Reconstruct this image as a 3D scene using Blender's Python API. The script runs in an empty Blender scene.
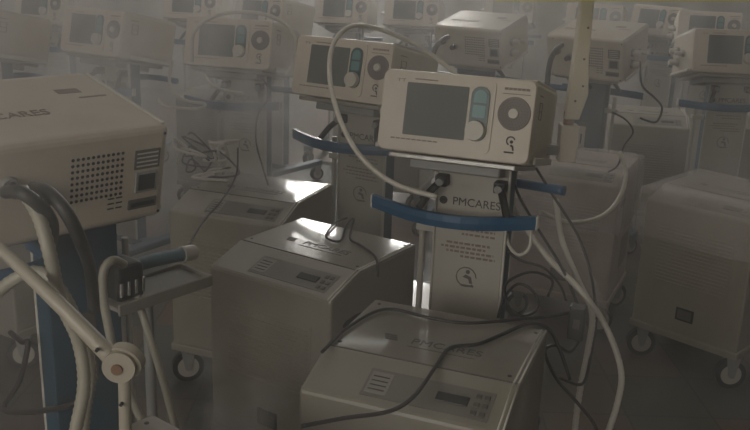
import bpy, bmesh, math, random
from mathutils import Vector, Matrix, noise
random.seed(7)
D = bpy.data; S = bpy.context.scene; COL = S.collection
R = math.radians; PI = math.pi

# ------------------------------------------------------------------ camera
CAM = Vector((0, 0, 1.5)); F = 868.0; PITCH = R(16.667); ROLL = R(2.113)
fw = Vector((0, math.cos(PITCH), -math.sin(PITCH))); rt0 = Vector((1, 0, 0)); up0 = rt0.cross(fw)
rt = rt0 * math.cos(ROLL) + up0 * math.sin(ROLL); up = up0 * math.cos(ROLL) - rt0 * math.sin(ROLL)
cd = D.cameras.new('camera'); cam = D.objects.new('camera', cd); COL.objects.link(cam)
cd.sensor_width = 36; cd.lens = F / 750 * 36; cd.clip_start = 0.02; cd.clip_end = 100
m = Matrix((rt, up, -fw)).transposed().to_4x4(); m.translation = CAM; cam.matrix_world = m
S.camera = cam

def ray(px, py): return fw + rt * ((px - 375) / F) - up * ((py - 215) / F)
def at(px, py, Y): d = ray(px, py); return CAM + d * (Y / d.y)
def on(px, py, z): d = ray(px, py); return CAM + d * ((z - 1.5) / d.z)

# ------------------------------------------------------------------ materials
def mat(name, col, rough=.5, metal=0, dirt=0, dirtcol=(.10, .08, .06), scale=6, bump=0, emit=None, alpha=1, spec=.5, coat=0):
    m = D.materials.new(name); m.use_nodes = True; nt = m.node_tree; b = nt.nodes['Principled BSDF']
    b.inputs['Base Color'].default_value = (*col, 1); b.inputs['Roughness'].default_value = rough
    b.inputs['Metallic'].default_value = metal; b.inputs['Specular IOR Level'].default_value = spec
    b.inputs['Coat Weight'].default_value = coat; b.inputs['Coat Roughness'].default_value = .06
    if alpha < 1: b.inputs['Alpha'].default_value = alpha
    tc = nt.nodes.new('ShaderNodeTexCoord')
    if dirt:
        n = nt.nodes.new('ShaderNodeTexNoise'); n.inputs['Scale'].default_value = scale; n.inputs['Detail'].default_value = 6
        n.inputs['Roughness'].default_value = .65
        nt.links.new(tc.outputs['Object'], n.inputs['Vector'])
        rp = nt.nodes.new('ShaderNodeValToRGB'); rp.color_ramp.elements[0].position = .45; rp.color_ramp.elements[1].position = .75
        rp.color_ramp.elements[0].color = (0, 0, 0, 1); rp.color_ramp.elements[1].color = (dirt, dirt, dirt, 1)
        mx = nt.nodes.new('ShaderNodeMixRGB'); mx.inputs[1].default_value = (*col, 1); mx.inputs[2].default_value = (*dirtcol, 1)
        nt.links.new(n.outputs['Fac'], rp.inputs[0]); nt.links.new(rp.outputs[0], mx.inputs[0]); nt.links.new(mx.outputs[0], b.inputs['Base Color'])
        r2 = nt.nodes.new('ShaderNodeMapRange'); r2.inputs[3].default_value = rough * .85; r2.inputs[4].default_value = min(1, rough * 1.3)
        nt.links.new(n.outputs['Fac'], r2.inputs[0]); nt.links.new(r2.outputs[0], b.inputs['Roughness'])
    if bump:
        n2 = nt.nodes.new('ShaderNodeTexNoise'); n2.inputs['Scale'].default_value = 40; n2.inputs['Detail'].default_value = 4
        nt.links.new(tc.outputs['Object'], n2.inputs['Vector'])
        bp = nt.nodes.new('ShaderNodeBump'); bp.inputs['Strength'].default_value = bump; bp.inputs['Distance'].default_value = .004
        nt.links.new(n2.outputs['Fac'], bp.inputs['Height']); nt.links.new(bp.outputs[0], b.inputs['Normal'])
    if emit:
        b.inputs['Emission Color'].default_value = (*emit[0], 1); b.inputs['Emission Strength'].default_value = emit[1]
    return m

M = dict(
    beige=mat('cream_housing', (.52, .47, .39), .42, dirt=.35, dirtcol=(.33, .24, .17)),
    bezel=mat('bezel_cream', (.58, .52, .44), .4, dirt=.25, dirtcol=(.38, .28, .2)),
    cab=mat('cabinet_cream', (.27, .25, .205), .30, dirt=.5, dirtcol=(.17, .145, .115), scale=3, coat=.6),
    cabd=mat('cabinet_worn', (.42, .34, .29), .5, dirt=.6, dirtcol=(.24, .16, .12), scale=5, bump=.5),
    panel=mat('column_panel', (.42, .40, .35), .45, dirt=.3, dirtcol=(.3, .22, .16)),
    strip=mat('control_strip', (.17, .16, .14), .35),
    blue=mat('handle_blue', (.006, .075, .17), .35, dirt=.2, dirtcol=(.03, .08, .11)),
    dblue=mat('column_blue', (.018, .07, .115), .45, dirt=.4, dirtcol=(.05, .06, .06)),
    screen=mat('screen_glass', (.13, .14, .13), .5, spec=.3),
    teal=mat('pod_teal', (.03, .07, .075), .35),
    tealb=mat('pod_button', (.09, .22, .23), .35),
    white=mat('knob_white', (.52, .49, .43), .4),
    grey=mat('speaker_grey', (.15, .12, .11), .5),
    dark=mat('dark_plastic', (.018, .018, .018), .45),
    black=mat('print_black', (.03, .028, .025), .6),
    ink=mat('faded_print', (.22, .16, .13), .6),
    cable=mat('cable_rubber', (.022, .02, .02), .45),
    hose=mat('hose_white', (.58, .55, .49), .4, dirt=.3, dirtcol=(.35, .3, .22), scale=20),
    hosen=mat('hose_grimy', (.36, .34, .28), .4, dirt=.3, dirtcol=(.22, .2, .15), scale=20),  # mottled copy of the white hose, weaker light at lower left put into its colour
    armn=mat('arm_grimy', (.40, .37, .30), .4, dirt=.35, dirtcol=(.25, .2, .14), scale=9),  # darker copy of the cream arm, dim near-left light put into the colour
    hosed=mat('hose_dark', (.045, .045, .042), .5),
    arm=mat('arm_cream', (.58, .53, .45), .4, dirt=.35, dirtcol=(.4, .32, .22), scale=9),
    metal=mat('bright_metal', (.6, .6, .58), .22, metal=1),
    label=mat('label_grey', (.10, .095, .085), .5),
    sticker=mat('label_pale', (.55, .53, .48), .5),
    rust=mat('rust_bolt', (.2, .11, .07), .6),
    railb=mat('dusty_rail_blue', (.10, .17, .20), .4, dirt=.5, dirtcol=(.2, .2, .18)),
    tray=mat('tray_grey', (.27, .26, .23), .5, dirt=.4, dirtcol=(.15, .13, .1)),
    yellow=mat('yellow_board', (.85, .85, .02), .5),
    wall=mat('wall_paint', (.30, .29, .26), .8, dirt=.4, dirtcol=(.2, .18, .15), scale=1.5),
    ceil=mat('ceiling_paint', (.35, .34, .31), .85),
    plastic=mat('clear_film', (.60, .54, .50), .22, alpha=.36, bump=1.0),
    frame=mat('frame_grey', (.25, .25, .24), .5),
)
def floor_mat():
    m = D.materials.new('floor_tiles'); m.use_nodes = True; nt = m.node_tree; b = nt.nodes['Principled BSDF']
    tc = nt.nodes.new('ShaderNodeTexCoord'); br = nt.nodes.new('ShaderNodeTexBrick'); br.offset = 0
    br.inputs['Scale'].default_value = 1; br.inputs['Brick Width'].default_value = .3; br.inputs['Row Height'].default_value = .3
    br.inputs['Mortar Size'].default_value = .004
    br.inputs['Color1'].default_value = (.16, .095, .065, 1); br.inputs['Color2'].default_value = (.085, .095, .075, 1); br.inputs['Mortar'].default_value = (.05, .045, .04, 1)
    n = nt.nodes.new('ShaderNodeTexNoise'); n.inputs['Scale'].default_value = 2.5; n.inputs['Detail'].default_value = 5
    mx = nt.nodes.new('ShaderNodeMixRGB'); mx.blend_type = 'MULTIPLY'; mx.inputs[0].default_value = .6
    nt.links.new(tc.outputs['Object'], br.inputs['Vector']); nt.links.new(tc.outputs['Object'], n.inputs['Vector'])
    nt.links.new(br.outputs['Color'], mx.inputs[1]); nt.links.new(n.outputs['Color'], mx.inputs[2]); nt.links.new(mx.outputs[0], b.inputs['Base Color'])
    b.inputs['Roughness'].default_value = .35
    return m
M['floor'] = floor_mat()

# ------------------------------------------------------------------ mesh helpers
class MB:
    def __init__(s): s.bm = bmesh.new(); s.mats = []
    def _mi(s, m):
        m = m or 'beige'
        if m not in s.mats: s.mats.append(m)
        return s.mats.index(m)
    def _fin(s, verts, mi, mtx):
        if mtx is not None: bmesh.ops.transform(s.bm, matrix=mtx, verts=list(verts))
        for f in {f for v in verts for f in v.link_faces}: f.material_index = mi
    def box(s, x0, x1, y0, y1, z0, z1, bev=0, seg=2, m=None, mtx=None):
        t = bmesh.new(); bmesh.ops.create_cube(t, size=1)
        for v in t.verts: v.co = Vector(((x0 + x1) / 2 + v.co.x * (x1 - x0), (y0 + y1) / 2 + v.co.y * (y1 - y0), (z0 + z1) / 2 + v.co.z * (z1 - z0)))
        if bev: bmesh.ops.bevel(t, geom=t.edges[:], offset=bev, segments=seg, profile=.5, affect='EDGES')
        s._merge(t, m, mtx); return s
    def _merge(s, t, m, mtx, smooth=False):
        if mtx is not None: bmesh.ops.transform(t, matrix=mtx, verts=t.verts[:])
        mi = s._mi(m); mp = {}
        for v in t.verts: mp[v] = s.bm.verts.new(v.co)
        for f in t.faces:
            try: g = s.bm.faces.new([mp[v] for v in f.verts])
            except ValueError: continue
            g.material_index = mi; g.smooth = smooth
        t.free()
    def cyl(s, a, b, r, r2=None, n=24, m=None, smooth=True):
        a = Vector(a); b = Vector(b); t = bmesh.new()
        bmesh.ops.create_cone(t, cap_ends=True, segments=n, radius1=r, radius2=r if r2 is None else r2, depth=(b - a).length)
        q = Vector((0, 0, 1)).rotation_difference((b - a).normalized())
        mtx = Matrix.Translation((a + b) / 2) @ q.to_matrix().to_4x4()
        s._merge(t, m, mtx, False); return s
    def poly(s, pts, depth, axis='y', m=None, off=0, mtx=None, bev=0):
        """extrude the 2-D outline pts by depth along axis"""
        t = bmesh.new(); n = len(pts)
        def P(p, d): return {'y': (p[0], d, p[1]), 'x': (d, p[0], p[1]), 'z': (p[0], p[1], d)}[axis]
        A = [t.verts.new(P(p, off)) for p in pts]; B = [t.verts.new(P(p, off + depth)) for p in pts]
        t.faces.new(A); t.faces.new(B[::-1])
        for i in range(n): t.faces.new((A[i], B[i], B[(i + 1) % n], A[(i + 1) % n]))
        bmesh.ops.recalc_face_normals(t, faces=t.faces[:])
        if bev: bmesh.ops.bevel(t, geom=t.edges[:], offset=bev, segments=2, profile=.5, affect='EDGES')
        s._merge(t, m, mtx); return s
    def tube(s, pts, r, n=10, m=None, sub=6, rings=0, cyc=False):
        pts = [Vector(p) for p in pts]; P = []
        if len(pts) > 2:
            for i in range(len(pts) - 1):
                p0 = pts[max(i - 1, 0)]; p1 = pts[i]; p2 = pts[i + 1]; p3 = pts[min(i + 2, len(pts) - 1)]
                for k in range(sub):
                    t = k / sub
                    P.append(.5 * ((2 * p1) + (p2 - p0) * t + (2 * p0 - 5 * p1 + 4 * p2 - p3) * t * t + (3 * p1 - p0 - 3 * p2 + p3) * t ** 3))
            P.append(pts[-1])
        else: P = pts
        if rings:   # corrugated hose: resample finely and alternate the radius
            L = sum((P[i + 1] - P[i]).length for i in range(len(P) - 1)); nn = int(L / rings); Q = []; acc = 0; i = 0; 
            for k in range(nn):
                d = k * rings
                while i < len(P) - 2 and acc + (P[i + 1] - P[i]).length < d: acc += (P[i + 1] - P[i]).length; i += 1
                sl = (P[i + 1] - P[i]).length or 1e-6; Q.append(P[i].lerp(P[i + 1], min(1, (d - acc) / sl)))
            P = Q
        mi = s._mi(m); prev = None; nrm = None; first = None
        for i, p in enumerate(P):
            tg = (P[min(i + 1, len(P) - 1)] - P[max(i - 1, 0)]).normalized()
            if nrm is None: nrm = tg.orthogonal().normalized()
            nrm = (nrm - tg * nrm.dot(tg)); nrm = nrm.normalized() if nrm.length > 1e-6 else tg.orthogonal().normalized()
            bn = tg.cross(nrm); rr = r(i / max(1, len(P) - 1)) if callable(r) else r
            if rings and i % 2: rr *= .86
            ring = [s.bm.verts.new(p + (nrm * math.cos(2 * PI * k / n) + bn * math.sin(2 * PI * k / n)) * rr) for k in range(n)]
            if prev:
                for k in range(n):
                    f = s.bm.faces.new((prev[k], prev[(k + 1) % n], ring[(k + 1) % n], ring[k])); f.material_index = mi; f.smooth = True
            else: first = ring
            prev = ring
        f = s.bm.faces.new(first[::-1]); f.material_index = mi; f = s.bm.faces.new(prev); f.material_index = mi
        return s
    def build(s, name, m='beige', parent=None, loc=None, rot=None):
        me = D.meshes.new(name); bmesh.ops.recalc_face_normals(s.bm, faces=s.bm.faces[:]); s.bm.to_mesh(me); s.bm.free()
        for k in (s.mats or ['beige']): me.materials.append(M[m if k == 'beige' else k])
        o = D.objects.new(name, me); COL.objects.link(o)
        if parent: o.parent = parent
        if loc: o.location = loc
        if rot: o.rotation_euler = rot
        return o
def rrect(x0, x1, z0, z1, r, n=5):
    P = []
    for cx, cz, a in ((x1 - r, z1 - r, 0), (x0 + r, z1 - r, 90), (x0 + r, z0 + r, 180), (x1 - r, z0 + r, 270)):
        for k in range(n + 1): t = R(a + 90 * k / n); P.append((cx + r * math.cos(t), cz + r * math.sin(t)))
    return P
def circ(cx, cz, r, n=28): return [(cx + r * math.cos(2 * PI * k / n), cz + r * math.sin(2 * PI * k / n)) for k in range(n)]
def text(name, body, size, m, parent, loc, rot, extr=.0006, bold=0.0):
    c = D.curves.new(name, 'FONT'); c.body = body; c.size = size; c.extrude = extr; c.offset = bold; c.align_x = 'CENTER'; c.align_y = 'CENTER'
    t = D.objects.new('tmp', c); COL.objects.link(t); bpy.context.view_layer.update()
    me = D.meshes.new_from_object(t); D.objects.remove(t); me.materials.clear(); me.materials.append(M[m])
    o = D.objects.new(name, me); COL.objects.link(o); o.parent = parent; o.location = loc; o.rotation_euler = rot
    return o
def tag(o, label=None, cat=None, group=None, kind=None):
    if label: o['label'] = label
    if cat: o['category'] = cat
    if group: o['group'] = group
    if kind: o['kind'] = kind
    return o
def empty(name, loc=(0, 0, 0), rz=0):
    o = D.objects.new(name, None); COL.objects.link(o); o.location = loc; o.rotation_euler = (0, 0, rz); o.empty_display_size = .1; return o
def kids(o): return [c for c in D.objects if c.parent == o]
def copy_tree(o, parent=None):
    c = o.copy(); COL.objects.link(c); c.parent = parent
    for ch in kids(o): copy_tree(ch, c)
    return c

# ------------------------------------------------------------------ castor
def castor(parent, x, y, r=.05, ang=0, mount=.12):
    c, s = math.cos(ang), math.sin(ang)
    f = MB(); mt = Matrix.Translation((x, y, 0)) @ Matrix.Rotation(ang, 4, 'Z')
    f.box(-.022, .022, -.03, .03, mount - .006, mount, .001, 1, mtx=mt)
    for sx in (-1, 1):
        f.poly([(-.012, r - .004), (.012, r - .004), (.026, mount - .006), (-.026, mount - .006)], .004, 'x', off=sx * .021 - .002, mtx=mt)
    ca = f.build('castor', 'frame', parent)
    w = MB(); P = lambda a: mt @ Vector(a)
    w.cyl(P((-.015, 0, r)), P((.015, 0, r)), r, m='dark', n=28)
    w.cyl(P((-.018, 0, r)), P((.018, 0, r)), r * .68, m='panel', n=24)
    w.cyl(P((-.026, 0, r)), P((.026, 0, r)), r * .2, m='frame', n=12)
    w.build('wheel', 'dark', ca)
    return ca

# ------------------------------------------------------------------ ventilator on its column
HW, HH, HD, TILT = .197, .207, .329, R(12)
def make_ventilator():
    r = empty('ventilator')
    h = MB(); h.box(-HW, HW, 0, HD, 0, HH, .015, 3)
    h.poly(rrect(-HW + .002, HW - .002, .002, HH - .002, .020, 6), .016, 'y', off=-.004, m='bezel', bev=.003)
    for k in range(2): h.box(HW - .001, HW + .002, .03, HD - .03, .028 + k * .006, .031 + k * .006, 0)   # side groove
    hd = h.build('monitor_housing', 'beige', r, (0, 0, 1.024), (-TILT, 0, 0))
    # raised front plate with round corners
    b = MB(); b.poly(rrect(-.180, .098, .018, .196, .014), .004, 'y', off=-.0085, m='bezel'); b.build('front_plate', 'bezel', hd)
    b = MB(); b.poly(rrect(-.128, .032, .045, .176, .003), .003, 'y', off=-.0105); b.build('screen', 'screen', hd)
    b = MB()
    for k in range(9): b.box(-.158 + k * .014, -.147 + k * .014, -.0095, -.0085, .032, .0355)
    b.build('printed_caption', 'ink', hd); b = MB()
    b.box(-.156, -.146, -.0095, -.0085, .182, .1835); b.box(-.152, -.150, -.0095, -.0085, .176, .1825)
    b.box(-.144, -.134, -.0095, -.0085, .182, .1835); b.box(-.140, -.138, -.0095, -.0085, .176, .1825)
    b.box(-.11, -.05, -.0095, -.0085, .1835, .1865)
    b.build('corner_print', 'ink', hd)
    b = MB(); b.poly(rrect(.040, .086, .046, .180, .0225, 8), .006, 'y', off=-.0135); pod = b.build('control_pod', 'teal', hd)
    b = MB(); b.poly([(.047, .140)] + [(.063 + .016 * math.cos(R(a)), .154 + .018 * math.sin(R(a))) for a in range(180, -1, -15)] + [(.079, .140)], .002, 'y', off=-.015); b.build('upper_button', 'tealb', hd)
    b = MB(); b.poly(rrect(.047, .079, .104, .134, .004), .002, 'y', off=-.015); b.build('lower_button', 'tealb', hd)
    b = MB(); b.cyl((.060, -.012, .072), (.060, -.030, .072), .026, .0235, m='white', n=32); b.build('control_dial', 'white', hd)
    b = MB(); b.cyl((.148, -.003, .122), (.148, -.009, .122), .041, .040, n=40, m='grey')
    for rr in (.034, .027, .020):
        for k in range(int(rr * 900)):
            a = 2 * PI * k / int(rr * 900); x = .148 + rr * math.cos(a); z = .122 + rr * math.sin(a); b.cyl((x, -.0088, z), (x, -.0094, z), .0014, n=6, m='dark')
    sp = b.build('speaker', 'grey', hd)
    b = MB(); b.cyl((.148, -.008, .122), (.148, -.018, .122), .0135, .0115, n=24, m='white'); b.build('speaker_button', 'white', hd)
    # black emblem: seated figure over a bar
    b = MB()
    for k in range(9):
        a0 = R(20 + k * 25); a1 = R(20 + (k + 1) * 25); ra, rb = .012, .0085
        b.poly([(.148 + ra * math.cos(a0), .056 + ra * math.sin(a0)), (.148 + ra * math.cos(a1), .056 + ra * math.sin(a1)), (.148 + rb * math.cos(a1), .056 + rb * math.sin(a1)), (.148 + rb * math.cos(a0), .056 + rb * math.sin(a0))], .001, 'y', off=-.0052)
    b.poly(circ(.150, .054, .0042, 12), .001, 'y', off=-.0052)
    b.poly([(.150, .048), (.156, .044), (.158, .033), (.154, .033), (.152, .041), (.146, .044)], .001, 'y', off=-.0052)
    b.box(.134, .158, -.0052, -.0042, .026, .030)
    b.build('emblem', 'black', hd)
    b = MB()
    for k in range(6): b.box(.118 + k * .0105, .127 + k * .0105, -.0052, -.0042, .178, .184)
    b.box(.115, .182, -.0052, -.0042, .168, .170)
    b.build('heading_print', 'ink', hd)
    b = MB()
    for a in (.0, .034): b.box(HW, HW + .001, .055 + a, .058 + a, .115, .158)
    for z in (.115, .135, .156): b.box(HW, HW + .001, .055, .092, z, z + .002)
    b.box(HW, HW + .001, .045, .09, .172, .175)
    b.build('side_diagram', 'ink', hd)
    # rear
    yr = HD
    b = MB()
    for i in range(11):
        for j in range(8): x = .012 - i * .0105; z = .072 + j * .0125; b.cyl((x, yr - .002, z), (x, yr + .0009, z), .0034, n=8)
    b.build('rear_vent', 'dark', hd)
    b = MB(); b.box(-.178, -.120, yr - .001, yr + .0015, .118, .160, .0005, 1, m='label')
    for k in range(4): b.box(-.173, -.125, yr + .0012, yr + .002, .124 + k * .009, .127 + k * .009, m='sticker')
    b.build('rating_label', 'label', hd)
    b = MB(); b.box(-.176, -.124, yr - .002, yr + .003, .066, .112, .002, 1, m='frame'); b.box(-.170, -.130, yr + .001, yr + .0045, .071, .107, .002, 1, m='dark'); b.build('power_inlet', 'dark', hd)
    b = MB(); b.box(-.178, -.112, yr - .001, yr + .002, .030, .052, .001, 1, m='label'); b.box(-.172, -.118, yr + .0015, yr + .0025, .036, .045, 0, m='dark'); b.build('fuse_plate', 'label', hd)
    b = MB()
    for k in range(3):
        for q in range(2): b.box(-.098 + q * .018, -.084 + q * .018, yr - .001, yr + .0008, .040 + k * .011, .043 + k * .011)
    b.build('rear_print', 'black', hd)
    for x, z in ((.135, .13), (.075, .105)):
        b = MB(); b.cyl((x, yr - .002, z), (x, yr + .012, z), .018, .016, m='frame'); b.cyl((x, yr + .01, z), (x, yr + .035, z), .012, m='dark'); b.build('gas_inlet', 'dark', hd)
    for x, z in ((.16, .19), (-.185, .19), (.16, .015), (-.185, .015)):
        b = MB(); b.cyl((x, yr - .001, z), (x, yr + .002, z), .003, n=10); b.build('screw', 'dark', hd)
    # left-hand side: breathing ports
    for y, z, rr in ((.22, .12, .016), (.22, .065, .016), (.13, .10, .012)):
        b = MB(); b.cyl((-HW, y, z), (-HW - .012, y, z), rr * 1.25, m='frame'); b.cyl((-HW - .01, y, z), (-HW - .045, y, z), rr, rr * .85, m='white'); b.build('breathing_port', 'white', hd)
    b = MB(); b.box(-HW - .012, -HW + .001, .02, HD - .02, .004, .018, .003, 1); b.build('side_rail', 'sticker', hd)
    b = MB(); b.box(HW - .001, HW + .006, .06, HD - .01, .004, .022, .002, 1); b.build('side_rail', 'sticker', hd)
    for sx in (-1, 1):
        b = MB(); b.box(sx * (HW - .009) - .004, sx * (HW - .009) + .004, .012, HD - .012, HH - .003, HH + .002, .001, 1); b.build('edge_trim', 'white', hd)
    text('top_lettering', 'PMCARES', .038, 'ink', hd, (.075, .20, HH + .0008), (0, 0, PI), .0004, 0)
    b = MB(); b.box(-.12, -.07, .09, .115, HH, HH + .0008, 0); b.box(-.16, -.10, .14, .146, HH, HH + .0008, 0); b.build('top_sticker', 'ink', hd)
    # seat plate under the head
    b = MB(); b.box(-.165, .165, .006, HD - .03, -.016, -.002, .003, 1); b.box(-.12, .12, .05, .26, -.04, -.014, .004, 1, m='frame')
    b.build('mounting_plate', 'cab', r, (0, 0, 1.024), (-TILT, 0, 0))
    # column
    b = MB(); b.box(-.100, .100, .115, .175, .13, 1.0, .004, 2); b.box(-.045, .045, .118, .172, .98, 1.02, .003, 1, m='frame')
    b.box(-.022, .022, .175, .180, .55, .72, .002, 1, m='label')
    cl = b.build('column', 'dblue', r, (.036, 0, 0))
    b = MB(); b.box(-.021, .021, .1795, .182, .57, .70, .001, 1); b.box(-.004, .004, .1815, .183, .61, .66, m='dark'); b.build('rear_label', 'sticker', cl)
    b = MB(); b.box(-.094, .094, .108, .116, .14, .985, .002, 1); b.box(-.100, -.094, .106, .118, .14, .985, .001, 1, m='panel'); b.box(.094, .100, .106, .118, .14, .985, .001, 1, m='sticker')
    pn = b.build('column_panel', 'panel', r, (.036, 0, 0))
    text('lettering', 'PMCARES', .031, 'black', pn, (.014, .1075, .882), (PI / 2, 0, 0), .0004, 0)
    b = MB(); b.cyl((-.076, .1085, .882), (-.076, .107, .882), .011, n=20); b.build('round_mark', 'black', pn)
    b = MB()
    for i, (z, x0, x1) in enumerate(((.808, -.05, .07), (.795, -.02, .07))):
        x = x0
        while x < x1: w = random.uniform(.006, .016); b.box(x, min(x + w, x1), .1068, .1080, z - .0028, z + .0028); x += w + .004
    b.build('printed_heading', 'ink', pn); b = MB()
    for i, (z, x0, x1) in enumerate(((.768, -.06, .06), (.756, -.075, .05), (.744, -.06, .07), (.732, -.02, .075))):
        x = x0
        while x < x1: w = random.uniform(.006, .016); b.box(x, min(x + w, x1), .1068, .1080, z - .0028, z + .0028); x += w + .004
    b.build('printed_notice', 'ink', pn)
    b = MB()
    for k in range(12):
        a0 = R(k * 26); a1 = R((k + 1) * 26); ra, rb = .029, .026
        b.poly([(ra * math.cos(a0), .675 + ra * math.sin(a0)), (ra * math.cos(a1), .675 + ra * math.sin(a1)), (rb * math.cos(a1), .675 + rb * math.sin(a1)), (rb * math.cos(a0), .675 + rb * math.sin(a0))], .001, 'y', off=.1068)
    b.poly(circ(.004, .690, .006, 12), .001, 'y', off=.1068)
    b.poly([(-.002, .682), (.014, .676), (.018, .658), (.010, .658), (.006, .670), (-.010, .674)], .001, 'y', off=.1068)
    b.box(-.014, .022, .1068, .1078, .648, .653)
    b.build('printed_emblem', 'label', pn)
    for x in (-.078, .078):
        b = MB(); b.box(x - .016, x + .016, .075, .112, .925, .955, .004, 2, m='dark'); b.cyl((x, .074, .94), (x, .06, .94), .010, m='frame')
        b.tube([(x, .085, .94), (x * 1.25, .05, .915), (x * 1.5, .02, .875)], .010, m='dark', n=10); b.build('handle_bracket', 'dark', r, (.036, 0, 0))
    b = MB(); pts = [(-.222 + .444 * k / 10, .055 - .075 * math.sin(PI * k / 10), .87 - .006 * math.sin(PI * k / 10)) for k in range(11)]
    prof = [(-.008, -.017), (.008, -.017), (.010, 0), (.008, .017), (-.008, .017), (-.010, 0)]
    prev = None; mi = b._mi(None)
    for i in range(41):
        t = i / 40 * 10; k = min(int(t), 9); p = Vector(pts[k]).lerp(Vector(pts[k + 1]), t - k)
        ring = [b.bm.verts.new((p.x, p.y + u, p.z + w)) for u, w in prof]
        if prev:
            for q in range(6): f = b.bm.faces.new((prev[q], prev[(q + 1) % 6], ring[(q + 1) % 6], ring[q])); f.smooth = False
        else: b.bm.faces.new(ring[::-1])
        prev = ring
    b.bm.faces.new(prev)
    hb = b.build('push_handle', 'blue', r)
    for sx in (-1, 1):
        b = MB(); b.box(sx * .222 - .004, sx * .222 + .004, .044, .066, .852, .888, .003, 1); b.build('end_cap', 'sticker', hb)
    b = MB(); b.tube([(.02, .17, .90), (.04, .28, .90), (.12, .31, .90), (.25, .29, .90)], .014, m='beige'); b.build('rear_handle', 'blue', r)
    # thin rods beside the column
    b = MB(); b.cyl((-.135, .145, .16), (-.135, .145, .86), .009, n=14); b.box(-.15, -.09, .13, .16, .78, .80, .002, 1); b.build('side_rod', 'panel', r, (.03, 0, 0))
    # base
    b = MB()
    for sx in (-1, 1): b.box(sx * .20 - .03, sx * .20 + .03, -.10, .42, .105, .14, .008, 2)
    b.box(-.2, .2, .11, .18, .105, .14, .006, 2); bs = b.build('base_frame', 'dblue', r)
    for sx in (-1, 1):
        for y in (-.07, .39): castor(r, sx * .20, y, .045, random.uniform(-.6, .6), .107)
    return r

# ------------------------------------------------------------------ wheeled compressor cabinet
CW, CD, CT = .2125, .42, .694
def make_cabinet(m='cab'):
    r = empty('compressor_cabinet')
    zf = CT - .045; yf = .13
    b = MB()
    prof = [(0, .155), (CD, .155), (CD, CT), (yf, CT), (0, zf)]
    b.poly(prof, CW * 2, 'x', off=-CW, bev=.008)
    body = b.build('cabinet_body', m, r)
    for off in (.003, .013):
        b = MB(); x = CW - off
        b.tube([(x, .002, zf + .001), (x, yf, CT + .0005)], .0022, n=8); b.tube([(x, yf, CT + .0005), (x, CD - .01, CT + .0005)], .0022, n=8); b.build('edge_trim', 'sticker', r)
    # control strip on the sloping front of the top
    ang = math.atan2(CT - zf, yf); mt = Matrix.Translation((0, 0, zf)) @ Matrix.Rotation(ang, 4, 'X')
    b = MB(); b.box(-.088, .175, .022, .098, -.002, .0012, 0, m='strip', mtx=mt); st = b.build('control_strip', 'strip', r)
    b = MB(); b.box(.062, .128, .048, .072, .001, .004, .001, 1, mtx=mt); b.build('display', 'dark', st)
    b = MB()
    for i in range(3):
        for j in range(2): b.box(.138 + j * .017, .150 + j * .017, .030 + i * .022, .042 + i * .022, .001, .004, .001, 1, mtx=mt)
    b.build('keypad', 'label', st)
    b = MB(); b.box(-.082, -.036, .030, .090, .001, .002, 0, m='tray', mtx=mt)
    for k in range(4): b.box(-.077, -.042, .040 + k * .012, .0425 + k * .012, .002, .0026, 0, m='black', mtx=mt)
    b.build('instruction_label', 'tray', st)
    b = MB(); b.box(-CW + .004, CW - .004, yf - .001, yf + .0015, CT - .001, CT + .0008, 0); b.build('panel_seam', 'label', r)
    text('top_lettering', 'PMCARES', .038, 'label', body, (.030, .225, CT + .0006), (0, 0, 0), .0004, 0)
    b = MB()
    for k in range(3): b.box(-.108 - k * .004, -.080 - k * .004, .213 + k * .010, .219 + k * .010, CT, CT + .001)
    b.box(-.05, .10, .197, .199, CT, CT + .0008); b.build('striped_mark', 'label', body)
    for x, y in ((-.19, .155), (-.19, .39), (.19, .39), (.185, .155)):
        b = MB(); b.cyl((x, y, CT - .001), (x, y, CT + .001), .0045, n=12); b.build('screw', 'dark', r)
    # front: louvres, label, recessed panel
    b = MB(); b.box(-.15, .15, -.0015, .002, .34, .56, .001, 1, m='beige')
    for k in range(15): b.box(-.14, .14, -.006, .0, .350 + k * .0138, .3545 + k * .0138, .0015, 1, m='beige')
    b.build('louvre_panel', m, r)
    b = MB(); b.box(-.035, .035, -.003, .001, .215, .265, .001, 1, m='dark'); b.box(-.027, .027, -.004, -.002, .222, .258, m='label'); b.build('front_label', 'dark', r)
    for sx in (-1, 1):
        b = MB(); b.poly([(.06 + .055 * math.cos(t * PI / 12) * 1.0 + .05, .56 + .016 * math.sin(t * PI / 12)) for t in range(24)], .002, 'x', off=sx * (CW + .0005) - .001); b.build('hand_grip', 'dark', r)
        b = MB()
        for k in range(10): b.box(sx * CW - .002, sx * CW + .002, .18, .36, .25 + k * .014, .256 + k * .014)
        b.build('side_louvre', 'strip', r)
    b = MB(); b.box(-CW - .006, CW + .006, -.006, CD + .006, .13, .16, .006, 2); b.build('base_skirt', m, r)
    for sx in (-1, 1):
        for y in (.045, CD - .045): castor(r, sx * (CW - .03), y, .056, R(-50) + random.uniform(-.25, .25), .132)
    return r

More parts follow.
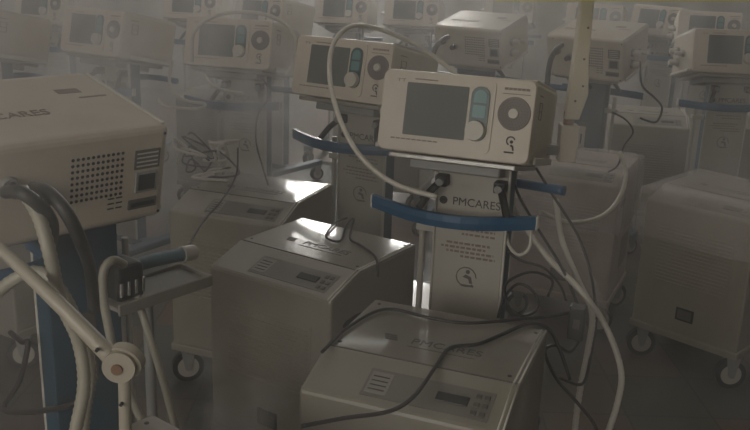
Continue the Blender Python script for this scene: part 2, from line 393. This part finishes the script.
proto_v = make_ventilator()
def put_vent(x, y, yawdeg, label, first=[True]):
    o = proto_v if first[0] else copy_tree(proto_v); first[0] = False
    o.location = (x, y, 0); o.rotation_euler = (0, 0, R(yawdeg)); tag(o, label, 'ventilator', 'ventilators crowded across the room'); return o
VA = put_vent(.181, 2.115, -20.4, 'nearest cream ventilator facing us, with bright blue push handle and lettered column')
VB = put_vent(-.144, 2.941, -31.5, 'cream ventilator directly behind and left of the nearest one, white hose looping over its screen')
VC = put_vent(-.65, 3.67, -15, 'smoky cream ventilator facing us with a pale hose arched over its head')
VD = put_vent(-1.321, 3.957, -32, 'hazy cream ventilator facing right, between the arched-hose one and the left edge')
VK = put_vent(-1.87, 3.86, -32, 'ventilator cut by the left edge, only its plain cream side panel showing')
VL = put_vent(1.66, 4.12, -3, 'ventilator with large blank screen, cut by the right edge of the view')
VE = put_vent(-.82, 1.83, 227, 'big near ventilator at left seen from behind, perforated back panel over dark blue column')
for c in kids(VE):
    if c.name.split('.')[0] in ('column', 'column_panel', 'handle_bracket', 'side_rod'):
        c.location.x -= .125; c.scale.x = .85
        for g in kids(c):
            if g.name.startswith('rear_label'): D.objects.remove(g)
VF = put_vent(1.174, 4.518, 145.2, 'back-turned ventilator right of the tall pale arm, white breathing ports on its side')
VG = put_vent(.626, 4.861, 148.8, 'back-turned ventilator behind the nearest head, left of the tall pale arm')
put_vent(-.30, 6.3, -12, 'far ventilator at the top edge, left one of the pair above the white hose loop')
put_vent(.20, 6.3, -12, 'far ventilator at the top edge, right one of the pair above the white hose loop')
put_vent(2.12, 5.75, -14, 'far ventilator just above the blank screen at the right edge')
put_vent(1.93, 6.35, -50, 'far ventilator turned sideways at the top edge, left of the one above the blank screen')
put_vent(1.48, 6.25, -22, 'far facing ventilator half hidden behind the back-turned one right of the pale arm')
put_vent(-2.15, 5.5, -25, 'faint distant ventilator in the haze at the top left corner')
put_vent(-1.35, 6.2, -10, 'faint distant ventilator in the smoke above the arched hose, left of centre')
put_vent(-.80, 5.6, -35, 'distant ventilator with pale side panel just above the arched hose')
put_vent(1.0, 7.1, -15, 'farthest ventilator at the top edge, between the two back-turned heads')

proto_c = make_cabinet()
def put_cab(x, y, yawdeg, label, first=[True], m=None):
    o = proto_c if first[0] else copy_tree(proto_c); first[0] = False
    if m:
        for c in kids(o):
            if c.name.split('.')[0] in ('cabinet_body', 'louvre_panel', 'base_skirt'):
                c.data = c.data.copy()
                for i in range(len(c.data.materials)): c.data.materials[i] = M[m]
    o.location = (x, y, 0); o.rotation_euler = (0, 0, R(yawdeg)); tag(o, label, 'cabinet', 'wheeled compressor cabinets between the ventilators'); return o
put_cab(.056, 1.513, -21, 'nearest lettered compressor cabinet at bottom centre, dark cables lying across its top')
put_cab(-.282, 2.173, -33, 'smoky compressor cabinet left of the nearest one, bright window reflection and looped cable on top')
put_cab(-.50, 2.74, -20, 'compressor cabinet behind the smoky one, white reflection at the right of its top')
put_cab(1.18, 3.04, -45, 'large dusty cabinet at right under clear film, castors standing on open floor')
put_cab(.78, 3.44, -25, 'pinkish cabinet behind the hanging white hoses, left of the dusty film-covered one', m='cabd')
put_cab(1.50, 4.75, -12, 'pale cabinet behind the column of the blank-screened ventilator at the right')
put_cab(-.48, .935, -38, 'cabinet corner poking in at the bottom edge beside the jointed arm')
put_cab(-1.45, 2.95, -30, 'cabinet in the dark gap right of the back-turned near ventilator')
put_cab(-1.0, 5.0, -20, 'far cabinet in the haze behind the arched-hose ventilator')
put_cab(.05, 5.1, -15, 'far cabinet deep behind the white hose loop')
put_cab(2.25, 4.75, -10, 'far cabinet beyond the right edge ventilator')

# low crate whose pale lid shows between cabinet and column
r = empty('equipment_crate', (.17, 2.60, 0), R(-28))
b = MB(); b.box(-.14, .14, -.12, .12, 0, .42, .006, 2); b.build('crate_body', 'cab', r)
b = MB(); b.box(-.145, .145, -.125, .125, .41, .45, .006, 2); b.build('crate_lid', 'cab', r)
tag(r, 'low crate with white-lit lid in the gap left of the lettered column', 'crate')

# ------------------------------------------------------------------ arms
def arm_part(parent_root, pts_fn):
    pass
# tall pale support arm clamped beside the nearest ventilator
r = empty('support_arm', (.52, 2.30, 0))
b = MB(); mt = Matrix.Identity(4)
b.poly([(-.026, 1.10), (.012, 1.10), (.030, 1.17), (.022, 1.24), (.014, 1.72), (-.008, 1.74), (-.016, 1.30), (-.020, 1.2)], .035, 'y', off=-.0175, bev=.003)
up_ = b.build('upper_arm', 'arm', r)
for z, x in ((1.15, -.004), (1.19, .012), (1.26, .008), (1.34, .010)):
    b = MB(); b.cyl((x, -.017, z), (x, -.020, z), .003, n=10); b.build('bolt', 'dark', up_)
b = MB(); b.box(-.034, .014, -.025, .025, .985, 1.085, .004, 2, m='arm'); b.build('joint_block', 'arm', r)
b = MB(); b.cyl((-.012, 0, 1.07), (-.012, 0, 1.12), .014); b.build('pivot', 'rust', r)
b = MB(); b.box(-.15, -.02, -.012, .012, 1.0, 1.025, .003, 1); b.cyl((-.15, 0, .90), (-.15, 0, 1.03), .013)
b.cyl((-.15, 0, .13), (-.15, 0, .92), .011); b.build('clamp_post', 'frame', r)
b = MB(); b.cyl((-.15, 0, 0), (-.15, 0, .02), .09, .085, n=28); b.cyl((-.15, 0, .02), (-.15, 0, .15), .018); b.build('stand_foot', 'frame', r)
tag(r, 'tall pale hinged arm rising beside the nearest ventilator to the top edge', 'support arm')

# jointed arm lower left
YA = 1.17
J = at(121, 364, YA)
r = empty('hose_arm', (J.x, J.y, 0))
def loc(px, py, Y): p = at(px, py, Y); return p - Vector((J.x, J.y, 0))
j = loc(121, 364, YA)
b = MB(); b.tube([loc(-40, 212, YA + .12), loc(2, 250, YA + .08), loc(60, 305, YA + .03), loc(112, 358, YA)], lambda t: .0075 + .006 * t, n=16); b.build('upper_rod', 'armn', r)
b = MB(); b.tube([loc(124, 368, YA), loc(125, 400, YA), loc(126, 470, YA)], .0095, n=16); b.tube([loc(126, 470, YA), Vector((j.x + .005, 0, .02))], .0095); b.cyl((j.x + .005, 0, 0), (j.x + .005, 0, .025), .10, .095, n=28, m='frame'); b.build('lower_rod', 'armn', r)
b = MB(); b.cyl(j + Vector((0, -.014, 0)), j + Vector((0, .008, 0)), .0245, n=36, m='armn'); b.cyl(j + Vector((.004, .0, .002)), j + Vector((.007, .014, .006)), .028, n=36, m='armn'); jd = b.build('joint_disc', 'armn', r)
b = MB(); b.cyl(j + Vector((-.002, -.014, -.002)), j + Vector((-.002, -.017, -.002)), .0085, n=20, m='rust'); b.build('joint_bolt', 'rust', jd)
for q in ((100, 346), (124, 400)):
    p = loc(*q, YA); b = MB(); b.cyl(p + Vector((0, -.010, 0)), p + Vector((0, -.0165, 0)), .0028, n=8); b.build('screw', 'dark', r)
tag(r, 'cream jointed arm with round elbow crossing the lower left corner', 'support arm')

# side tray with blue rail and black clamp by the near left ventilator
c0 = on(112, 300, .80); c1 = on(206, 270, .80); d = (c1 - c0).normalized(); ang = math.atan2(d.y, d.x); L = (c1 - c0).length
r = empty('accessory_stand', (c0.x, c0.y, 0), ang)
b = MB(); b.box(0, L, -.02, .09, .775, .785, .002, 1); b.box(0, L, -.024, -.018, .768, .795, .002, 1); b.box(0, L, .088, .094, .775, .794, .002, 1); b.box(L - .006, L, -.02, .09, .775, .794, .002, 1); b.build('tray', 'tray', r)
b = MB(); b.tube([(.03, .05, .83), (L * .5, .045, .84), (L - .02, .04, .835)], .015, n=14); b.cyl((L - .035, .041, .836), (L + .0, .04, .834), .019, .017, m='panel'); b.build('rail', 'railb', r)
b = MB(); b.box(.015, .085, .0, .075, .785, .865, .012, 3); cb = b.build('rail_clamp', 'dark', r)
for k in range(4):
    b = MB(); b.cyl((.022 + k * .018, -.002, .80), (.022 + k * .018, -.004, .832), .004, n=10); b.build('metal_prong', 'metal', cb)
b = MB(); b.cyl((L * .45, .035, .02), (L * .45, .035, .78), .012); b.cyl((L * .45, .035, 0), (L * .45, .035, .022), .09, .085, n=28); b.build('stand_post', 'frame', r)
tag(r, 'small pale tray with dusty blue rail and black clamp, left of the smoky cabinet', 'tray stand')

# ------------------------------------------------------------------ hoses and cables
def line(name, pts, rad, m, label, cat, group=None, rings=0, n=10):
    b = MB(); o = b.tube(pts, rad, n=n, rings=rings).build(name, m)
    return tag(o, label, cat, group)
HG = 'pale breathing hoses'; KG = 'dark power cables'
def hp(l): return [at(*p) for p in l]
line('breathing_hose', hp([(437, 197, 2.02), (395, 184, 2.05), (362, 158, 2.08), (341, 122, 2.15), (330, 80, 2.25), (333, 45, 2.35), (352, 26, 2.45), (385, 31, 2.55), (425, 50, 2.62), (458, 76, 2.62)]), .0065, 'hose', 'white hose looping over the second ventilator screen down to the blue handle', 'hose', HG)
line('breathing_hose', hp([(192, 62, 3.45), (194, 32, 3.45), (215, 16, 3.45), (245, 12, 3.45), (275, 18, 3.47), (294, 36, 3.47), (294, 62, 3.5), (285, 75, 3.5)]), .008, 'hose', 'pale hose arched over the hazy ventilator head left of centre', 'hose', HG)
line('breathing_hose', hp([(540, 212, 2.7), (570, 222, 2.75), (600, 217, 2.8), (618, 200, 2.85), (626, 175, 2.9), (620, 152, 2.95)]), .0075, 'hose', 'curved white hose before the dark column right of the tall arm', 'hose', HG)
line('breathing_hose', hp([(172, 60, 3.1), (170, 85, 3.1), (185, 100, 3.05), (205, 104, 3.0), (195, 109, 3.0), (165, 106, 3.05), (158, 98, 3.05)]), .0055, 'hose', 'thin looped hose left of the arched-hose ventilator column', 'hose', HG)
line('breathing_hose', hp([(205, 75, 3.2), (212, 85, 3.15), (228, 91, 3.15), (243, 93, 3.15)]), .005, 'hose', 'short thin hose under the arched-hose ventilator head', 'hose', HG)
line('breathing_hose', hp([(504, 196, 2.3), (522, 222, 2.25), (548, 258, 2.2), (580, 290, 2.1), (605, 325, 2.05), (621, 370, 1.98), (617, 405, 1.92), (606, 440, 1.88), (600, 480, 1.86)]), .0085, 'hose', 'longest white hose sweeping down right of the lettered column to the bottom edge', 'hose', HG, rings=.007)
line('breathing_hose', hp([(556, 200, 2.4), (562, 240, 2.3), (578, 280, 2.2), (592, 312, 2.1), (588, 350, 2.02), (580, 390, 1.98), (574, 440, 1.92), (572, 500, 1.9)]), .0085, 'hose', 'second white hose hanging straighter, left of the longest sweeping one', 'hose', HG, rings=.007)
line('breathing_hose', hp([(506, 222, 2.2), (508, 243, 2.18), (518, 255, 2.17), (529, 248, 2.17), (531, 228, 2.18)]), .0045, 'hose', 'small U-shaped thin hose under the right end of the bright blue handle', 'hose', HG)
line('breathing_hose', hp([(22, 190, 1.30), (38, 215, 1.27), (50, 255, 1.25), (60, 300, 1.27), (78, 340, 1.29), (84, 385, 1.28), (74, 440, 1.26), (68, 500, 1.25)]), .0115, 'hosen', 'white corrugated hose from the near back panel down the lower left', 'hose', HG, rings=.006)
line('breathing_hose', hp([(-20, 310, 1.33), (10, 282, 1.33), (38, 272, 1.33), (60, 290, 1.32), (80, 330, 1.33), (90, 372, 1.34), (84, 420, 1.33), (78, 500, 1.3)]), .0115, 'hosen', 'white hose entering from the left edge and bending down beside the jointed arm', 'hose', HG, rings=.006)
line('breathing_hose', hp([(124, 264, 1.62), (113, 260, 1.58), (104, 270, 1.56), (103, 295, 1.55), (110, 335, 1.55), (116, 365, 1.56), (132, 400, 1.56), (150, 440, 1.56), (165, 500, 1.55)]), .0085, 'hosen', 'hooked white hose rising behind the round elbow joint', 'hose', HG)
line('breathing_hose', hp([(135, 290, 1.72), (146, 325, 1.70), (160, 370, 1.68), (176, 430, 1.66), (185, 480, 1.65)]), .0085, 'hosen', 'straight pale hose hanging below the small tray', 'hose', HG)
for nm, l, lab in (
    ('a', [(33, 188, 1.34), (48, 192, 1.30), (66, 212, 1.28), (80, 240, 1.30), (90, 270, 1.38), (94, 310, 1.42)], 'dark hose curving down from the gas inlet of the near back panel'),
    ('b', [(6, 192, 1.30), (22, 193, 1.26), (42, 208, 1.27), (52, 225, 1.30), (50, 245, 1.33)], 'shorter dark hose at the left edge, beside the white corrugated one'),
    ('c', [(448, 37, 4.28), (440, 42, 4.2), (434, 52, 4.2), (431, 70, 4.2)], 'dark hose at the back of the back-turned head left of the pale arm'),
    ('d', [(562, 45, 3.9), (556, 50, 3.85), (550, 62, 3.85), (547, 85, 3.85), (545, 110, 3.9)], 'dark hose at the back of the back-turned head behind the pale arm')):
    line('gas_hose', hp(l), .011 if nm in 'ab' else .012, 'hosed', lab, 'hose', 'dark gas hoses')
TZ = .7005
def on_l(l, z=TZ): return [on(x, y, z) for x, y in l]
line('power_cable', on_l([(302, 426), (345, 418), (390, 411), (415, 395), (436, 366), (450, 348), (478, 344), (505, 333), (528, 324)]) + hp([(548, 328, 1.86), (560, 350, 1.83), (570, 380, 1.8)]), .0042, 'cable', 'thick dark cable snaking over the lettering of the nearest cabinet', 'cable', KG)
line('power_cable', on_l([(322, 352), (350, 326), (386, 309), (430, 318), (465, 323), (500, 321), (530, 318)]) + hp([(552, 316, 1.98), (572, 312, 2.0)]), .0038, 'cable', 'dark cable along the back edge of the nearest cabinet', 'cable', KG)
line('power_cable', on_l([(347, 218), (336, 222), (326, 236), (340, 241), (346, 226), (354, 219), (350, 238), (362, 246), (376, 258), (378, 276)]), .0035, 'cable', 'looped dark cable on the reflection of the smoky cabinet top', 'cable', KG)
line('power_cable', hp([(238, 148, 3.0), (236, 176, 2.85), (222, 200, 2.6), (206, 218, 2.4), (192, 240, 2.2), (185, 262, 2.08)]), .0032, 'cable', 'thin dark cable hanging in the smoke down to the small tray', 'cable', KG)
line('power_cable', hp([(508, 168, 2.3), (520, 198, 2.22), (540, 232, 2.2), (562, 268, 2.15), (578, 305, 2.1)]), .004, 'cable', 'dark cable dropping from the nearest head to the black adapter', 'cable', KG)
line('power_cable', hp([(536, 168, 2.35), (556, 200, 2.3), (578, 236, 2.25), (591, 275, 2.2), (596, 320, 2.1), (590, 360, 2.0), (582, 384, 1.95), (560, 378, 1.92)]), .004, 'cable', 'outermost long dark cable, right of the two hanging from the nearest head', 'cable', KG)
line('power_cable', hp([(498, 318, 2.02), (504, 298, 2.05), (518, 284, 2.08), (534, 292, 2.06), (538, 308, 2.02), (522, 316, 2.0), (508, 303, 2.03), (506, 284, 2.07), (530, 272, 2.12), (552, 280, 2.12), (548, 296, 2.08)]), .0038, 'cable', 'coiled dark cable at the foot of the lettered column', 'cable', KG)
line('power_cable', hp([(504, 248, 2.2), (520, 260, 2.18), (544, 268, 2.15), (560, 285, 2.1), (566, 300, 2.05)]), .0034, 'cable', 'short dark cable just above the coil by the lettered column', 'cable', KG)
line('power_cable', hp([(582, 335, 1.98), (570, 352, 1.93), (556, 345, 1.92), (545, 352, 1.9), (556, 378, 1.88), (575, 400, 1.85), (596, 428, 1.82), (606, 470, 1.8)]), .004, 'cable', 'dark cable from the adapter toward the bottom edge past the cabinet side', 'cable', KG)
line('power_cable', hp([(640, 62, 3.6), (642, 85, 3.5), (655, 98, 3.5), (662, 108, 3.5), (656, 122, 3.5), (640, 118, 3.5)]), .0045, 'cable', 'dark cable loop below the white ports right of the pale arm', 'cable', KG)
line('power_cable', hp([(612, 112, 3.2), (626, 120, 3.2), (633, 132, 3.2), (624, 146, 3.2), (618, 165, 3.2), (608, 172, 3.2)]), .0035, 'cable', 'thin wavy cable right of the dark blue column by the pale arm', 'cable', KG)
line('power_cable', hp([(262, 78, 3.35), (270, 95, 3.3), (258, 115, 3.25), (256, 140, 3.2), (262, 165, 3.1), (270, 190, 3.0)]), .0035, 'cable', 'dark cable hanging before the arched-hose ventilator column', 'cable', KG)
line('power_cable', hp([(10, 332, 1.75), (22, 342, 1.72), (28, 344, 1.7), (20, 380, 1.7), (5, 410, 1.7), (60, 408, 1.5), (92, 392, 1.5)]), .006, 'cable', 'dark cable across the foot of the dark blue column at lower left', 'cable', KG)
# tangle left of centre
for i in range(8):
    x0 = random.uniform(190, 232); y0 = random.uniform(145, 178); P = [(x0, y0, 3.05)]
    for k in range(5): P.append((x0 + random.uniform(-24, 14), y0 + random.uniform(-18, 12), 3.05 + random.uniform(-.05, .05)))
    dk = i % 2
    line('tangled_lead', hp(P), .0035 if dk else .005, 'cable' if dk else 'hose', 'dark lead in the tangle beside the smoky column' if dk else 'pale lead in the tangle beside the smoky column', 'cable', 'dark leads of the tangle' if dk else 'pale leads of the tangle')

# adapter hanging among the cables
p = at(577, 322, 1.96); r = empty('power_adapter', p, R(-20))
b = MB(); b.box(-.020, .020, -.016, .016, -.044, .044, .005, 2); b.build('adapter_case', 'dark', r)
b = MB(); b.box(-.008, .008, -.0168, -.015, -.012, .012, 0); b.build('adapter_label', 'label', r)
tag(r, 'black power adapter hanging among the hoses right of the nearest cabinet', 'power adapter')

# clear films draped on the two right-hand cabinets
def film(cx, cy, yaw, w, d, zt, drop, seed, label):
    r_ = MB(); bm = r_.bm; n = 34; V = {}; mi = r_._mi(None)
    for i in range(n + 1):
        for j in range(n + 1):
            u = -w / 2 - drop + (w + 2 * drop) * i / n; v = -drop + (d + 2 * drop) * j / n
            ex = max(0, abs(u) - w / 2); ey = max(0, -v, v - d); dn = max(ex, ey)
            x = max(-w / 2 - .012, min(w / 2 + .012, u)); y = max(-.012, min(d + .012, v))
            k = noise.noise(Vector((u * 9, v * 9, seed))) * .5 + .5
            out = .004 + .014 * k
            if ex > 0: x += math.copysign(out, u)
            if ey > 0: y += (-out if v < 0 else out)
            V[i, j] = bm.verts.new((x, y, zt + .006 + .010 * k * (dn == 0) - dn * (.92 + .08 * k)))
    for i in range(n):
        for j in range(n):
            f = bm.faces.new((V[i, j], V[i + 1, j], V[i + 1, j + 1], V[i, j + 1])); f.smooth = True
    o = r_.build('plastic_film', 'plastic'); o.location = (cx, cy, 0); o.rotation_euler = (0, 0, R(yaw)); tag(o, label, 'plastic cover', 'clear plastic covers')
film(1.18, 3.04, -45, .425, .42, .70, .20, 3.1, 'crumpled clear film over the large dusty cabinet at right')
film(.78, 3.44, -25, .425, .42, .70, .26, 8.2, 'crumpled clear film over the pinkish cabinet behind the hanging hoses')

# loose film hanging between the hoses right of the lettered column
b = MB(); bm = b.bm; b._mi(None); V = {}
Lp = [(503, 198), (528, 232), (556, 268), (582, 296), (602, 322)]; Rp = [(556, 196), (572, 226), (586, 256), (597, 282), (608, 308)]
def lerp(P, t):
    t *= len(P) - 1; k = min(int(t), len(P) - 2); q = t - k; return [P[k][c] * (1 - q) + P[k + 1][c] * q for c in (0, 1)]
for i in range(25):
    for j in range(13):
        l = lerp(Lp, i / 24); q = lerp(Rp, i / 24); u = j / 12; p = at(l[0] * (1 - u) + q[0] * u, l[1] * (1 - u) + q[1] * u, 2.42 - .2 * i / 24)
        V[i, j] = bm.verts.new(p + Vector((0, .035 * math.sin(u * 17 + i * .15) * (.4 + .6 * i / 24) + .02 * noise.noise(p * 14), 0)))
for i in range(24):
    for j in range(12): f = bm.faces.new((V[i, j], V[i + 1, j], V[i + 1, j + 1], V[i, j + 1])); f.smooth = True
tag(b.build('plastic_sheet', 'plastic'), 'loose clear sheet gathered among the hanging hoses right of the lettered column', 'plastic sheet')

# yellow board hanging from the ceiling, only its lower edge in view
a = at(495, 2.6, 1.9); b_ = at(757, 2.6, 1.9)
r = empty('hanging_board', (a.x, a.y, a.z)); Lx = 2.0
b = MB(); b.box(0, Lx, -.004, .004, .004, .16, .001, 1); b.build('board', 'yellow', r)
for x in (.1, Lx - .1):
    b = MB(); b.cyl((x, 0, .15), (x, 0, 3.4 - a.z), .002, n=6); b.build('cord', 'cable', r)
r.rotation_euler = (0, math.atan2(-(b_.z - a.z), b_.x - a.x) , 0)
tag(r, 'yellow board whose lower edge shows along the top right', 'sign')

# ------------------------------------------------------------------ room
X0, X1, Y0, Y1, ZC = -4.2, 5.0, -2.6, 9.6, 3.4
def slab(name, x0, x1, y0, y1, z0, z1, m):
    b = MB(); b.box(x0, x1, y0, y1, z0, z1); return tag(b.build(name, m), kind='structure')
slab('floor', X0 - .1, X1 + .1, Y0 - .1, Y1 + .1, -.1, 0, 'floor')
slab('ceiling', X0 - .1, X1 + .1, Y0 - .1, Y1 + .1, ZC, ZC + .1, 'ceil')
slab('wall_left', X0 - .12, X0, Y0, Y1, 0, ZC, 'wall'); slab('wall_right', X1, X1 + .12, Y0, Y1, 0, ZC, 'wall')
def wall_with_hole(name, y, hx0, hx1, hz0, hz1):
    b = MB()
    b.box(X0, hx0, y - .06, y + .06, 0, ZC); b.box(hx1, X1, y - .06, y + .06, 0, ZC)
    b.box(hx0, hx1, y - .06, y + .06, 0, hz0); b.box(hx0, hx1, y - .06, y + .06, hz1, ZC)
    tag(b.build(name, 'wall'), kind='structure')
def window(n, y, hx0, hx1, hz0, hz1, col, st, muntin=3):
    M['sky%d' % n] = mat('bright_daylight_%d' % n, (.8, .8, .8), .5, emit=(col, st))
    f = MB(); t = .03
    f.box(hx0, hx1, y - .04, y + .04, hz0, hz0 + t); f.box(hx0, hx1, y - .04, y + .04, hz1 - t, hz1)
    for k in range(muntin + 1):
        x = hx0 + (hx1 - hx0) * k / muntin; f.box(max(hx0, x - t / 2), min(hx1, x + t / 2), y - .04, y + .04, hz0, hz1)
    fo = tag(f.build('window_%d' % n, 'frame'), kind='structure')
    g = MB(); g.box(hx0 + .001, hx1 - .001, y - .005, y + .005, hz0 + .001, hz1 - .001); g.build('lit_pane', 'sky%d' % n, fo)
wall_with_hole('wall_back', Y1 + .06, -1.05, .75, 2.30, 3.10)
window(1, Y1 + .06, -1.05, .75, 2.30, 3.10, (1, .98, .93), 22.0)
wall_with_hole('wall_front', Y0 - .06, -3.8, -.4, 1.3, 2.7)  # unseen window behind the camera, placed to light the front faces
window(2, Y0 - .06, -3.8, -.4, 1.3, 2.7, (1, .94, .86), 3.0, 4)

# unseen ceiling lamps, added for fill
for i, (x, y) in enumerate(((-2.2, 4.5), (2.4, 4.5), (0.2, 7.4))):
    r = empty('ceiling_lamp', (x, y, ZC))
    b = MB(); b.box(-.62, .62, -.08, .08, -.05, 0, .006, 1); b.build('lamp_housing', 'ceil', r)
    M['tube'] = M.get('tube') or mat('lit_tube', (.8, .8, .8), .5, emit=((.95, 1, .95), 5))
    b = MB(); b.cyl((-.58, 0, -.065), (.58, 0, -.065), .016, n=12); b.build('lamp_tube', 'tube', r)
    tag(r, 'fluorescent ceiling lamp above the ventilators', 'ceiling lamp', 'ceiling lamps over the room')
def area(name, loc, target, sx, sy, e, col):
    l = D.lights.new(name, 'AREA'); l.shape = 'RECTANGLE'; l.size = sx; l.size_y = sy; l.energy = e; l.color = col
    o = D.objects.new(name, l); COL.objects.link(o); o.location = loc
    o.rotation_euler = (Vector(target) - Vector(loc)).to_track_quat('-Z', 'Y').to_euler(); return o
area('window_daylight_front', (-2.1, Y0 + .1, 2.0), (.6, 4, 1.2), 3.2, 1.3, 78, (1, .95, .87))  # lamp at the unseen front window, shifted to choose which faces catch light
area('window_daylight_back', (-.15, Y1 - .08, 2.7), (0, 3, .8), 1.7, .7, 70, (1, .98, .92))
area('ceiling_glow', (0.2, 5.2, 3.3), (0.2, 5.2, 0), 5.5, 3.5, 66, (1, .975, .95))  # added fill below the ceiling, no fixture, brightens the far half

# ------------------------------------------------------------------ smoke
SEED = 8.1
m = D.materials.new('smoke'); m.use_nodes = True; nt = m.node_tree; nt.nodes.clear()
out = nt.nodes.new('ShaderNodeOutputMaterial'); pv = nt.nodes.new('ShaderNodeVolumePrincipled')
pv.inputs['Color'].default_value = (.81, .79, .78, 1); pv.inputs['Anisotropy'].default_value = .25
tc = nt.nodes.new('ShaderNodeTexCoord'); mp = nt.nodes.new('ShaderNodeMapping'); mp.inputs['Scale'].default_value = (1, 1, .5); mp.inputs['Location'].default_value = (SEED, 0, 0)
n1 = nt.nodes.new('ShaderNodeTexNoise'); n1.inputs['Scale'].default_value = 2.0; n1.inputs['Detail'].default_value = 4; n1.inputs['Distortion'].default_value = 1.2
rp = nt.nodes.new('ShaderNodeMapRange'); rp.inputs[1].default_value = .52; rp.inputs[2].default_value = .70; rp.inputs[3].default_value = .022; rp.inputs[4].default_value = .6
nt.links.new(tc.outputs['Object'], mp.inputs[0]); nt.links.new(mp.outputs[0], n1.inputs['Vector']); nt.links.new(n1.outputs['Fac'], rp.inputs[0])
L = nt.links.new
def MN(op, a, b=None):
    n = nt.nodes.new('ShaderNodeMath'); n.operation = op
    for i, v in enumerate((a, b)):
        if v is None: continue
        if isinstance(v, (int, float)): n.inputs[i].default_value = v
        else: L(v, n.inputs[i])
    return n.outputs[0]
def VM(op, a, b):
    n = nt.nodes.new('ShaderNodeVectorMath'); n.operation = op
    for i, v in enumerate((a, b)):
        if isinstance(v, tuple): n.inputs[i].default_value = v
        else: L(v, n.inputs[i])
    return n
n2 = nt.nodes.new('ShaderNodeTexNoise'); n2.inputs['Scale'].default_value = 2.6; n2.inputs['Detail'].default_value = 3; L(tc.outputs['Object'], n2.inputs['Vector'])
n3 = nt.nodes.new('ShaderNodeTexNoise'); n3.inputs['Scale'].default_value = 9; n3.inputs['Detail'].default_value = 3; L(tc.outputs['Object'], n3.inputs['Vector'])
wob = VM('MULTIPLY', VM('SUBTRACT', n2.outputs['Color'], (.5, .5, .5)).outputs[0], (.9, .9, 0)).outputs[0]
pos = VM('ADD', tc.outputs['Object'], wob).outputs[0]
total = rp.outputs[0]
for c, sz, st in (((.10, 3.3, 1.6), (.16, .22, .6), 7.0), ((-.33, 1.78, .35), (.16, .18, .40), 5.0), ((-.45, 3.0, 1.0), (.30, .3, .7), 3.0), ((-.85, 2.7, 1.1), (.35, .3, .6), 2.2), ((.45, 2.9, 1.45), (.35, .3, .35), 1.8)):
    dd = VM('DIVIDE', VM('SUBTRACT', pos, c).outputs[0], sz); ln = VM('LENGTH', dd.outputs[0], (0, 0, 0)).outputs['Value']
    mr = nt.nodes.new('ShaderNodeMapRange'); mr.interpolation_type = 'SMOOTHERSTEP'; L(ln, mr.inputs[0]); mr.inputs[1].default_value = 0; mr.inputs[2].default_value = 1; mr.inputs[3].default_value = st; mr.inputs[4].default_value = 0
    mz = nt.nodes.new('ShaderNodeMapRange'); L(n3.outputs['Fac'], mz.inputs[0]); mz.inputs[1].default_value = .38; mz.inputs[2].default_value = .62; mz.inputs[3].default_value = 0; mz.inputs[4].default_value = 1.5
    total = MN('ADD', total, MN('MULTIPLY', mr.outputs[0], mz.outputs[0]))
nt.links.new(total, pv.inputs['Density']); nt.links.new(pv.outputs[0], out.inputs['Volume'])
M['smoke'] = m
b = MB(); b.box(X0 + .02, X1 - .02, Y0 + .2, Y1 - .02, .005, ZC - .1)
o = b.build('smoke_haze', 'smoke'); tag(o, 'thin grey smoke drifting between the ventilators', 'smoke', kind='stuff')

# ------------------------------------------------------------------ world + look
w = D.worlds.new('world'); S.world = w; w.use_nodes = True
w.node_tree.nodes['Background'].inputs[0].default_value = (.05, .05, .05, 1); w.node_tree.nodes['Background'].inputs[1].default_value = .3
S.view_settings.view_transform = 'Standard'; S.view_settings.look = 'None'; S.view_settings.gamma = 1; S.view_settings.use_curve_mapping = False
S.view_settings.exposure = .1
S.cycles.volume_step_rate = .25; S.cycles.volume_max_steps = 160; S.cycles.volume_bounces = 1; S.cycles.max_bounces = 8
S.cycles.use_denoising = True
